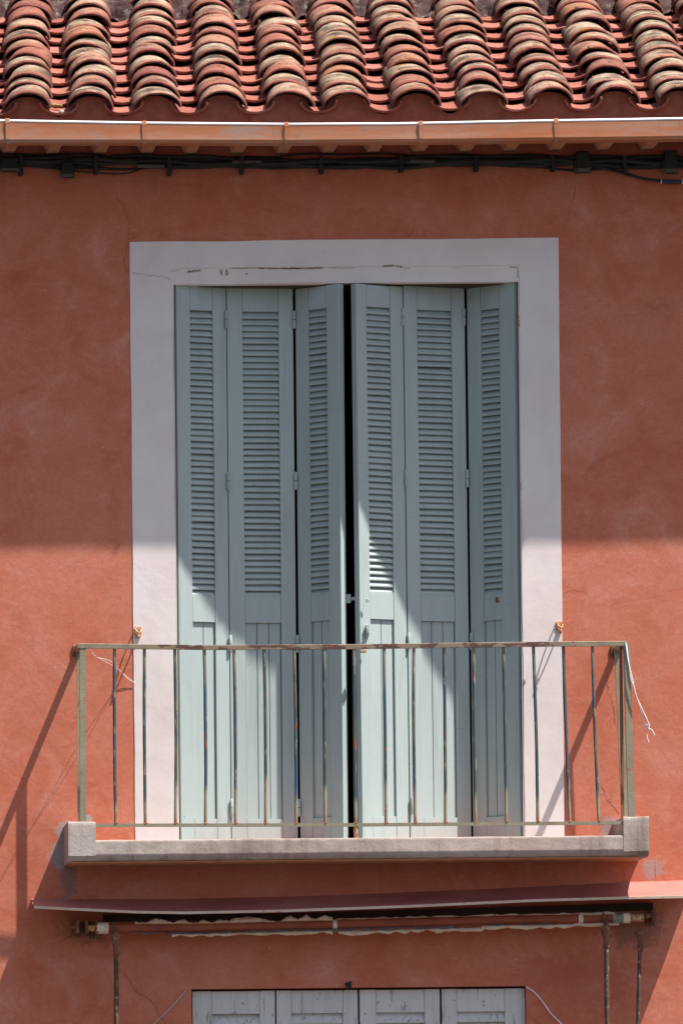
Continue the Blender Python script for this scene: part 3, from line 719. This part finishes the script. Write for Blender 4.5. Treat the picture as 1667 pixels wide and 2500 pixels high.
# plan positions measured at mid height
fa, fb, fc, fd = -.010, -.088, -.124, .028
lv = [(left, (437, fa), (558, fb), .060, .060, 2), (left, (560, fb), (721, fc), .064, .060, 3), (left, (727, fc), (832, fd), .064, .062, 2)]
ga, gb, gc, gd = .042, -.072, -.170, -.012
lv += [(right, (879, ga), (993, gb), .052, .062, 2), (right, (996, gb), (1144, gc), .060, .060, 3), (right, (1148, gc), (1263, gd), .066, .074, 2)]
leans = [0, 0, 0, -.004, -.004, -.003]
tops_ = [.004, .004, -.006, -.009, .008, .003]
for (par, (pa, f1), (pb, f2), sl_, sr_, nb), ln, tp in zip(lv, leans, tops_):
    make_leaf(par, P2(pa, f1), P2(pb, f2), LT + tp, LB, PAINT, sl_, sr_, UZ['zl_top'], UZ['zl_bot'], UZ['zp_top'], UZ['zp_bot'], nb, PIT, ln)
for (p, f, xs) in ((left, fb + .008, (553, 558, 563, 566)), (left, fc + .008, (718, 722, 726, 730)), (right, gb + .008, (983, 991, 998, 1006)), (right, gc + .008, (1132, 1140, 1150, 1159))):
    for x, y in zip(xs, (780, 1174, 1572, 1972)):
        hinge(p, x, y + (0 if x < 980 else -6), f)
def rp(o, par): o.parent = par; o.location = -Vector(par.location); return o
# locking bar bridging the gap, knob, keeper plates
bm = bmesh.new(); bar(bm, at(838, 1466, -.03), at(884, 1458, .02), .012, .012); c = at(850, 1462, -.01); box(bm, c.x - .016, c.x + .010, c.y - .012, c.y + .012, c.z - .018, c.z + .018, .003)
rp(obj('locking_bar', bm, PAINT), left)
for par, px, py, f in ((left, 816, 1408, -.028), (right, 897, 1466, .052)):
    bm = bmesh.new(); c = at(px, py, f); tube(bm, [c, c + Vector((0, -.005, 0))], [.008, .006], 12); rp(obj('screw_cover', bm, PAINT, None, True), par)
bm = bmesh.new(); c = at(897, 1540, .046); box(bm, c.x - .0065, c.x + .0065, c.y - .004, c.y + .02, c.z - .024, c.z + .024, .001); box(bm, c.x - .003, c.x + .007, c.y - .012, c.y, c.z - .010, c.z + .008, .001); rp(obj('keeper', bm, PAINT), right)
bm = bmesh.new(); c = at(1211, 1466, -.08); box(bm, c.x - .002, c.x + .002, c.y - .008, c.y + .02, c.z - .004, c.z + .014); box(bm, c.x - .002, c.x + .010, c.y - .008, c.y + .02, c.z - .007, c.z - .004); rp(obj('small_hook', bm, RUST), right)
for px, f in ((833, -.01), (886, .06)):
    bm = bmesh.new(); c = at(px, 1591, f); box(bm, c.x - .010, c.x + .012, c.y - .018, c.y + .01, c.z - .004, c.z + .004, .001); rp(obj('rusty_catch', bm, RUSTO), left if px < 850 else right)

# lower shutters: two pairs of flaking grey leaves reaching down to the threshold
lowA = thing('louvred_shutter', 'left pair of flaking grey louvred leaves at the bottom edge, below the torn awning', 'shutter', at(660, 3000, -.03))
lowB = thing('louvred_shutter', 'right pair of flaking grey louvred leaves at the bottom edge, beside the pale cable', 'shutter', at(1080, 3000, -.03))
lb = GZ + .16; lt = LZT - .008
z_lt = at(700, 2474, -.03).z
for par, pa, pb, sa, sb in ((lowA, 470, 671, .078, .062), (lowA, 675, 873, .060, .060), (lowB, 878, 1073, .066, .062), (lowB, 1078, 1281, .060, .082)):
    A = at(pa, 2440, -.03); B = at(pb, 2440, -.03 + random.uniform(-.006, .004))
    make_leaf(par, (A.x, A.y), (B.x, B.y), lt, lb, OLDPAINT, sa, sb, z_lt, z_lt - 1.3, z_lt - 1.42, lb + .2, 3, .040)
bm = bmesh.new(); c = at(851, 2406, .01); box(bm, c.x - .010, c.x + .010, -.016, 0, c.z - .012, c.z + .012, .003); tube(bm, [c, c + Vector((-.016, -.010, .006)), c + Vector((.012, -.016, .014))], .004, 6)
tag(obj('wall_hook', bm, RUBBER), 'small black hook on the wall above the meeting leaves of the lower shutters', 'hook')

# ------------------------------------------------ balcony
bal = thing('balcony', 'narrow concrete balcony with a rusty khaki railing in front of the shutters', 'balcony', at(833, 2100, 0.15))
def bp(o, par=None):
    o.parent = par or bal
    if par is None: o.location = -Vector(bal.location)
    return o
FB = 0.31
def rough_box(x0, x1, y0, y1, zt0, zt1, zb0_, zb1_, nx_=80, amp=.003, chamfer=.0, seed=0):
    """slab whose top and bottom heights run from the left to the right value, with a worn surface"""
    b = bmesh.new(); ny, nzz = 10, 8; sec = []
    for i in range(nx_ + 1):
        t = i / nx_; x = x0 + (x1 - x0) * t; zt = zt0 + (zt1 - zt0) * t; zb = zb0_ + (zb1_ - zb0_) * t; ring = []
        r = .005
        pts = [(y1, zb), (y0 + chamfer, zb), (y0 + chamfer * .4, zb + chamfer * .35), (y0, zb + chamfer + r)] 
        pts += [(y0, zb + (zt - zb) * k / nzz) for k in range(3, nzz)] + [(y0, zt - r), (y0 + r * .3, zt - r * .3), (y0 + r, zt)]
        pts += [(y0 + (y1 - y0) * k / 4, zt) for k in range(1, 5)]
        for (y, z) in pts:
            n_ = noise.noise(Vector((x * 14 + seed, y * 14, z * 14))) * amp + noise.noise(Vector((x * 50, y * 50 + seed, z * 50))) * amp * .5
            fr = 1 if y < y1 - .02 else 0
            ring.append((x, y - n_ * fr, z + n_ * .7 * fr))
        sec.append(ring)
    sweep(b, sec); return b
sl_l, sl_r = at(167, 2075, FB), at(1583, 2060, FB)
sb = rough_box(sl_l.x, sl_r.x, -FB, .0, at(167, 2052, FB).z, at(1583, 2039, FB).z, at(167, 2104, FB).z, at(1583, 2090, FB).z, 160, .0014, .022)
bp(obj('slab', sb, CONCRETE, None, True, None, 40))
for (pa, pb, ya, yb_, yc, yd, sd) in ((167, 234, 2006, 2007, 2052, 2051, 4), (1521, 1583, 1994, 1993, 2040, 2039, 11)):
    x0 = at(pa, 2020, FB).x; x1 = at(pb, 2020, FB).x
    b = rough_box(x0, x1, -FB - .002, -.0005, at(pa, ya, FB).z, at(pb, yb_, FB).z, at(pa, yc + 38, FB).z, at(pb, yd + 38, FB).z, 14, .0020, 0, sd)
    bp(obj('side_kerb', b, CONCRETE, None, True, None, 40))
# slab underside coloured orange to paint in warm bounce light
b = bmesh.new(); sec = []
for i in range(121):
    px = 175 + (1560 - 175) * i / 120; zt = lerp_list([(175, 2103.5), (1560, 2090)], px)
    q = at(px, zt, FB - .024); n_ = .004 * noise.noise(Vector((px * .05, 0, 0)))
    sec.append([(q.x, -FB + .016 + n_, q.z - .002), (q.x, -FB + .020, q.z - .006 + n_), (q.x, -.05, q.z - .006), (q.x, -.05, q.z - .0005)])
sweep(b, sec); bp(obj('slab_soffit', b, CORBEL, None, True))
# railing
FR = 0.295
TR = [(195, 1577), (520, 1581), (868, 1579), (1200, 1574), (1525, 1571)]
BR = [(195, 2015), (868, 2014), (1515, 2009)]
b = bmesh.new(); sec = []
for i in range(61):
    px = 190 + (1529 - 190) * i / 60; q = at(px, lerp_list(TR, px), FR + .003 * math.sin(px * .006)); 
    h_, d_ = .0095, .011
    sec.append([q + Vector((0, -d_, -h_)), q + Vector((0, -d_, h_ * .8)), q + Vector((0, -d_ * .8, h_)), q + Vector((0, d_, h_)), q + Vector((0, d_, -h_))])
sweep(b, sec)
wl = at(191, 1589, 0); wr = at(1503, 1590, 0); cl = at(197, 1577, FR); crr = at(1522, 1571, FR)
bar(b, wl + Vector((0, .01, 0)), cl + Vector((0, .012, 0)), .020, .026); bar(b, wr + Vector((0, .01, 0)), crr + Vector((0, .012, 0)), .020, .026)
railing = bp(obj('railing', b, RAIL))
for q in (wl, wr):
    b = bmesh.new(); box(b, q.x - .022, q.x + .022, -.008, 0, q.z - .022, q.z + .022, .002); o = obj('wall_plate', b, RUST, railing)
b = bmesh.new(); sec = []
for i in range(41):
    px = 232 + (1524 - 232) * i / 40; q = at(px, lerp_list(BR, px), FR)
    sec.append([q + Vector((0, -.009, -.0065)), q + Vector((0, -.009, .0065)), q + Vector((0, .009, .0065)), q + Vector((0, .009, -.0065))])
sweep(b, sec); obj('bottom_rail', b, RAIL, railing)
tops = [280, 353, 427, 499, 571.5, 645, 718, 791, 864, 937, 1009.5, 1083, 1155.5, 1228, 1301, 1374, 1445]
bots = [283, 355.5, 429, 502, 575, 648.5, 723, 794, 868, 942, 1013.5, 1087, 1161, 1235, 1312, 1390, 1461]
for i, (a, c) in enumerate(zip(tops, bots)):
    t = at(a, lerp_list(TR, a) + 4, FR); q = at(c, lerp_list(BR, c) - 2, FR)
    b = bmesh.new(); n = 14; bow = random.uniform(-.0035, .0035); ph = random.uniform(0, 6)
    tube(b, [(t - q) * (k / n) + Vector((bow * math.sin(math.pi * k / n) + .00025 * math.sin(k * .9 + ph), 0, 0)) for k in range(n + 1)], [.0067 + random.uniform(-.0002, .0002) for k in range(n + 1)], 10)
    o = obj('baluster', b, BALUSTER, railing, True); o.location = q
    b = bmesh.new(); bmesh.ops.create_icosphere(b, subdivisions=1, radius=.0125)
    for v in b.verts: v.co.z *= .6
    o = obj('weld', b, RUST, railing, True); o.location = q + Vector((0, 0, .002))
def post(pa, pb, ta, tb, wd, dp, f):
    b = bmesh.new(); bar(b, at(pb, tb, f), at(pa, ta, f), wd, dp, Vector((0, 1, 0))); return obj('post', b, RAIL, railing)
post(202.5, 203.5, 1580, 2022, .024, .024, FR)
post(1528, 1541, 1572, 2010, .026, .022, FR)
b = bmesh.new(); bar(b, at(1524, 2000, .106 + .01), at(1507, 1586, .106 + .01), .026, .012, Vector((0, 1, 0))); obj('side_baluster', b, RAIL, railing)
b = bmesh.new(); bar(b, at(198, 2015, .14), at(196, 1584, .14), .026, .012, Vector((0, 1, 0))); obj('side_baluster', b, RAIL, railing)
b = bmesh.new(); bar(b, at(1519, 2004, FR - .05), at(1514, 1580, FR - .02), .012, .012, Vector((0, 1, 0))); o = obj('side_baluster', b, BALUSTER, railing)
b = bmesh.new(); q0 = at(868, 2017, FR); q1 = at(869, 2050, FR); tube(b, [q0, q0 + (q1 - q0) * .3, q0 + (q1 - q0) * .6, q1], [.0075, .010, .0085, .010], 8); obj('foot_stub', b, RUSTO, railing, True)

# rusty shutter dogs beside the window and the cords
def dog(px, py, label, f=.048):
    o = thing('shutter_catch', label, 'shutter catch', at(px, py, 0), 'rusty shutter catches beside the window')
    c = Vector((0, 0, 0)); b = bmesh.new()
    box(b, -.014, .014, -.008, .004, -.018, .016, .003); box(b, -.006, .010, -.016, -.004, -.030, -.010, .003); obj('plate', b, RUSTO, o, True)
    b = bmesh.new()
    loop = [(-.011, -.004, .010), (-.013, -.030, .006), (-.008, -.052, -.006), (-.001, -.062, -.014), (.005, -.052, -.010), (.010, -.030, -.002), (.011, -.004, .004)]
    tube(b, smooth_path(loop, 5), .0032, 8); obj('prong', b, RUSTO, o, True)
    b = bmesh.new(); tube(b, [(-.001, -.056, -.012), (-.001, -.066, -.030), (0, -.060, -.036)], .004, 6); obj('tip', b, RUSTO, o, True)
dog(337, 1540, 'rusty shutter catch on the left upright of the white surround'); dog(1364, 1527, 'rusty shutter catch on the right upright of the white surround')
def cord(name, paths, r, label, mat=CORD, cat='cord'):
    b = bmesh.new()
    for p in paths: tube(b, smooth_path([at(*q) for q in p], 6), r, 6)
    return tag(obj(name, b, mat, None, True), label, cat)
cord('cord', [[(212, 1580, .30), (232, 1600, .22), (252, 1612, .16), (277, 1626, .10), (297, 1642, .02)], [(214, 1580, .30), (236, 1603, .20), (256, 1609, .15), (276, 1618, .08), (298, 1641, .02)], [(297, 1642, .02), (310, 1652, .012), (330, 1668, .006)], [(297, 1640, .02), (312, 1657, .012), (326, 1665, .006)]], .0009, 'thin white cord tied between the left end of the railing and the wall')
cord('cord', [[(1526, 1569, .31), (1532, 1610, .315), (1541, 1650, .32), (1552, 1698, .32), (1566, 1730, .32), (1578, 1756, .32), (1584, 1772, .32), (1582, 1778, .32), (1590, 1782, .32), (1597, 1795, .32)],
              [(1528, 1570, .31), (1538, 1650, .31), (1545, 1675, .31), (1554, 1705, .315), (1562, 1730, .315), (1568, 1755, .315), (1574, 1772, .315), (1580, 1786, .315), (1578, 1798, .315), (1583, 1812, .315)],
              [(1572, 1772, .315), (1577, 1769, .318), (1584, 1772, .32), (1581, 1777, .318)]], .0021, 'white cord hanging in a knotted loop from the right end of the railing')
cord('wall_cable', [[(453, 2419, .004), (425, 2452, .008), (395, 2482, .008), (350, 2525, .01), (300, 2600, .01)]], .0023, 'thin grey cable running down left from the corner of the lower shutters', CABLEW, 'cable')
cord('wall_cable', [[(1283, 2409, .004), (1303, 2422, .010), (1325, 2447, .012), (1345, 2475, .012), (1368, 2498, .012), (1420, 2560, .01)]], .0028, 'pale cable curving down right from the corner of the lower shutters', CORD, 'cable')

# ------------------------------------------------ hood and torn awning
hd = thing('metal_hood', 'long terracotta painted metal drip hood sagging on the wall under the balcony', 'hood', at(833, 2190, 0))
FH = .20
EDGE = [(80, 2213), (200, 2219), (330, 2225), (450, 2227), (700, 2222), (1000, 2211), (1300, 2197), (1540, 2190), (1709, 2187)]
CONT = [(80, 2194), (450, 2194), (800, 2186), (1200, 2170), (1540, 2153), (1709, 2148)]
def hp(o): o.parent = hd; o.location = -Vector(hd.location); return o
b = bmesh.new(); sec = []; sec2 = []
for i in range(81):
    px = 84 + (1709 - 84) * i / 80
    c = at(px, lerp_list(CONT, px), 0); e = at(px, lerp_list(EDGE, px), FH)
    wv = .0015 * math.sin(px * .02)
    m = Vector((e.x, -FH * .38, c.z + (e.z - c.z) * .58 + wv)); m2 = Vector((e.x, -FH * .78, c.z + (e.z - c.z) * .88 + wv))
    top = [Vector((e.x, 0.004, c.z)), Vector((e.x, -.012, c.z - .004)), m, m2, e]
    sec.append([p for p in top] + [p + Vector((0, .003, -.003)) for p in top[::-1]])
    sec2.append([e + Vector((0, -.002, .002)), e + Vector((0, .003, .003)), e + Vector((0, .004, -.006)), e + Vector((0, -.001, -.008))])
sweep(b, sec); hp(obj('sloping_sheet', b, HOOD, None, True))
b = bmesh.new(); sweep(b, sec2); hp(obj('folded_edge', b, HOODE, None, False))

aw = thing('torn_awning', 'rolled up awning with rusty tube and shreds of torn cream cloth under the hood', 'awning', at(833, 2262, 0))
def ap(o, par=None): o.parent = aw; o.location = -Vector(aw.location); return o
RL = [(180, 2266), (450, 2265), (800, 2257), (1200, 2247), (1595, 2240)]
FA = .105
def rpt(px, dy=0, f=FA): return at(px, lerp_list(RL, px) + dy, f)
b = bmesh.new(); tube(b, [rpt(p) for p in range(235, 1501, 45)], .0195, 14); ap(obj('roller_tube', b, ROLLER, None, True))
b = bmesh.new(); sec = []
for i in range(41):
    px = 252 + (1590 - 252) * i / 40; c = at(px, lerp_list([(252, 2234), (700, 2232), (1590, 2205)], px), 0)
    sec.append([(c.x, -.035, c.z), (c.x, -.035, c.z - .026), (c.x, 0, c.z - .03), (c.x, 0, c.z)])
sweep(b, sec); ap(obj('hood_shade_strip', b, mat_simple('painted_hood_shade', (0.02, 0.012, 0.010), (0.045, 0.025, 0.018), 16, 0.95)))  # added dark strip, paints the shade beneath the hood
# torn cloth: ragged strips clinging above and below the tube
def ragged(name, a, z, dy0, dy1, mat, amp, seed, f0=FA, step=4.0, curl=.012):
    b = bmesh.new(); prev = None; n = int((z - a) / step)
    for i in range(n + 1):
        px = a + (z - a) * i / n
        t = (abs((px * .033 + 3 * noise.noise(Vector((px * .006, seed, 1)))) % 2 - 1) - .5) * amp * 1.9 + noise.noise(Vector((px * .035, seed, 0))) * amp + noise.noise(Vector((px * .012, seed, 4))) * amp * 1.2 + noise.noise(Vector((px * .16, seed, 2))) * amp * .6
        t2 = noise.noise(Vector((px * .04, seed + 9, 0))) * 1.5
        p0 = rpt(px, dy0 + t2, f0); p1 = rpt(px, (dy0 + dy1) / 2 + t * .5, f0 + curl); p2 = rpt(px, dy1 + t, f0 + curl * .4 + .006 * noise.noise(Vector((px * .05, seed, 7))))
        back = [p + Vector((0, .0012, 0)) for p in (p2, p1, p0)]
        row = [b.verts.new(v) for v in [p0, p1, p2] + back]
        if prev:
            for k in range(6): b.faces.new((prev[k], prev[(k + 1) % 6], row[(k + 1) % 6], row[k]))
        else: b.faces.new(row)
        prev = row
    b.faces.new(prev[::-1]); return ap(obj(name, b, mat, None, True, None, 60))
ragged('cloth_shred', 330, 812, -9, -18, CLOTH, 4.5, 1.3, FA + .012); ragged('cloth_shred', 822, 1410, -11, -14.5, CLOTH, 2.0, 5.1, FA + .012); ragged('cloth_shred', 1415, 1500, -8, -15, CLOTH, 2.0, 2.1, FA + .012)
ragged('cloth_shred', 318, 1120, 9, 17, CLOTHD, 4.0, 8.8, FA + .006); ragged('cloth_shred', 1120, 1360, 8, 12, CLOTHD, 3.5, 3.8, FA + .006)
ragged('cloth_shred', 420, 812, 15, 22, CLOTH, 2.6, 6.6, FA + .012); ragged('cloth_shred', 826, 1180, 17, 25, CLOTH, 3.6, 9.9, FA + .010); ragged('cloth_shred', 1175, 1400, 13, 21.5, CLOTH, 2.5, 7.7, FA + .012); ragged('cloth_shred', 1400, 1510, 11, 19, CLOTH, 1.5, 4.4, FA + .014)
def band(px, wpx, mat, name='cloth_band', rr=.0215):
    b = bmesh.new(); tube(b, [rpt(px - wpx / 2), rpt(px), rpt(px + wpx / 2)], [rr, rr * .96, rr], 14); return ap(obj(name, b, mat, None, True))
band(817, 10, CLOTH); band(1416, 11, CLOTH); band(251, 28, CLOTH, rr=.0245); band(1508, 28, TEAL, rr=.0205); band(1528, 16, CLOTH, rr=.022); band(1553, 34, RUSTO, 'tube_end', .0165); band(222, 22, RUSTO, 'tube_end', .014)
def bracket(px, dy=0, s_=1, mat=RUST):
    b = bmesh.new(); c = rpt(px, dy, 0)
    box(b, c.x - .006, c.x + .006, -FA - .02, 0, c.z - .026, c.z + .026, .003); box(b, c.x - .020, c.x + .020, -.012, 0, c.z - .036, c.z + .03, .003)
    tube(b, [(c.x, -FA, c.z), (c.x + .03 * s_, -FA, c.z)], .010, 8); return ap(obj('wall_bracket', b, mat, None))
bracket(208, 0, 1); bracket(186, 0, -1); bracket(1585, -2, -1); bracket(233, 4, 1)
def arm(top, bot, f, r, mat, name='arm'):
    b = bmesh.new(); t = at(*top, f); q = at(*bot, f - .02)
    n = 12; pts = [t + (q - t) * k / n for k in range(n + 1)]
    tube(b, pts, [r * (1 + random.uniform(-.08, .08)) for _ in pts], 8)
    ap(obj(name, b, mat, None, True))
    b = bmesh.new(); c = t + (q - t) * .0
    tube(b, [c + Vector((0, 0, .012)), c + Vector((0, 0, -.01)), c + Vector((0, 0, -.035)), c + Vector((0, 0, -.05)), c + Vector((0, 0, -.085))], [r * .8, r * 1.9, r * 1.7, r * 1.25, r * 1.35], 8)
    ap(obj('arm_joint', b, RUST, None, True))
    b = bmesh.new(); tube(b, [c + Vector((-.022, .0, -.004)), c + Vector((.022, -.0, -.004))], .008, 8); tube(b, [c + Vector((-.018, 0, -.004)), c + Vector((-.016, 0, -.022))], .005, 6); ap(obj('pivot', b, RUST, None, True))
ARMD = mat_simple('dark_flaking_iron', (0.045, 0.032, 0.025), (0.15, 0.085, 0.05), 26, 0.85, 0, 0.2, 0.002, (1, 1, .4), (0.30, 0.24, 0.17), (0.56, 0.62))
arm((284, 2283), (287, 3300), .15, .0098, ARMD); arm((1479, 2262), (1487, 3300), .15, .0100, ARMD); arm((1562, 2272), (1535, 3300), .12, .0082, ARMD)
for px, f in ((284, .15), (1479, .15)):
    b = bmesh.new(); tube(b, [rpt(px, 2, FA + .01), at(px, lerp_list(RL, px) + 16, f)], .006, 6); tube(b, [rpt(px - 8, -14, FA + .02), rpt(px - 2, 18, FA + .03)], .005, 6); ap(obj('link', b, RUST, None, True))
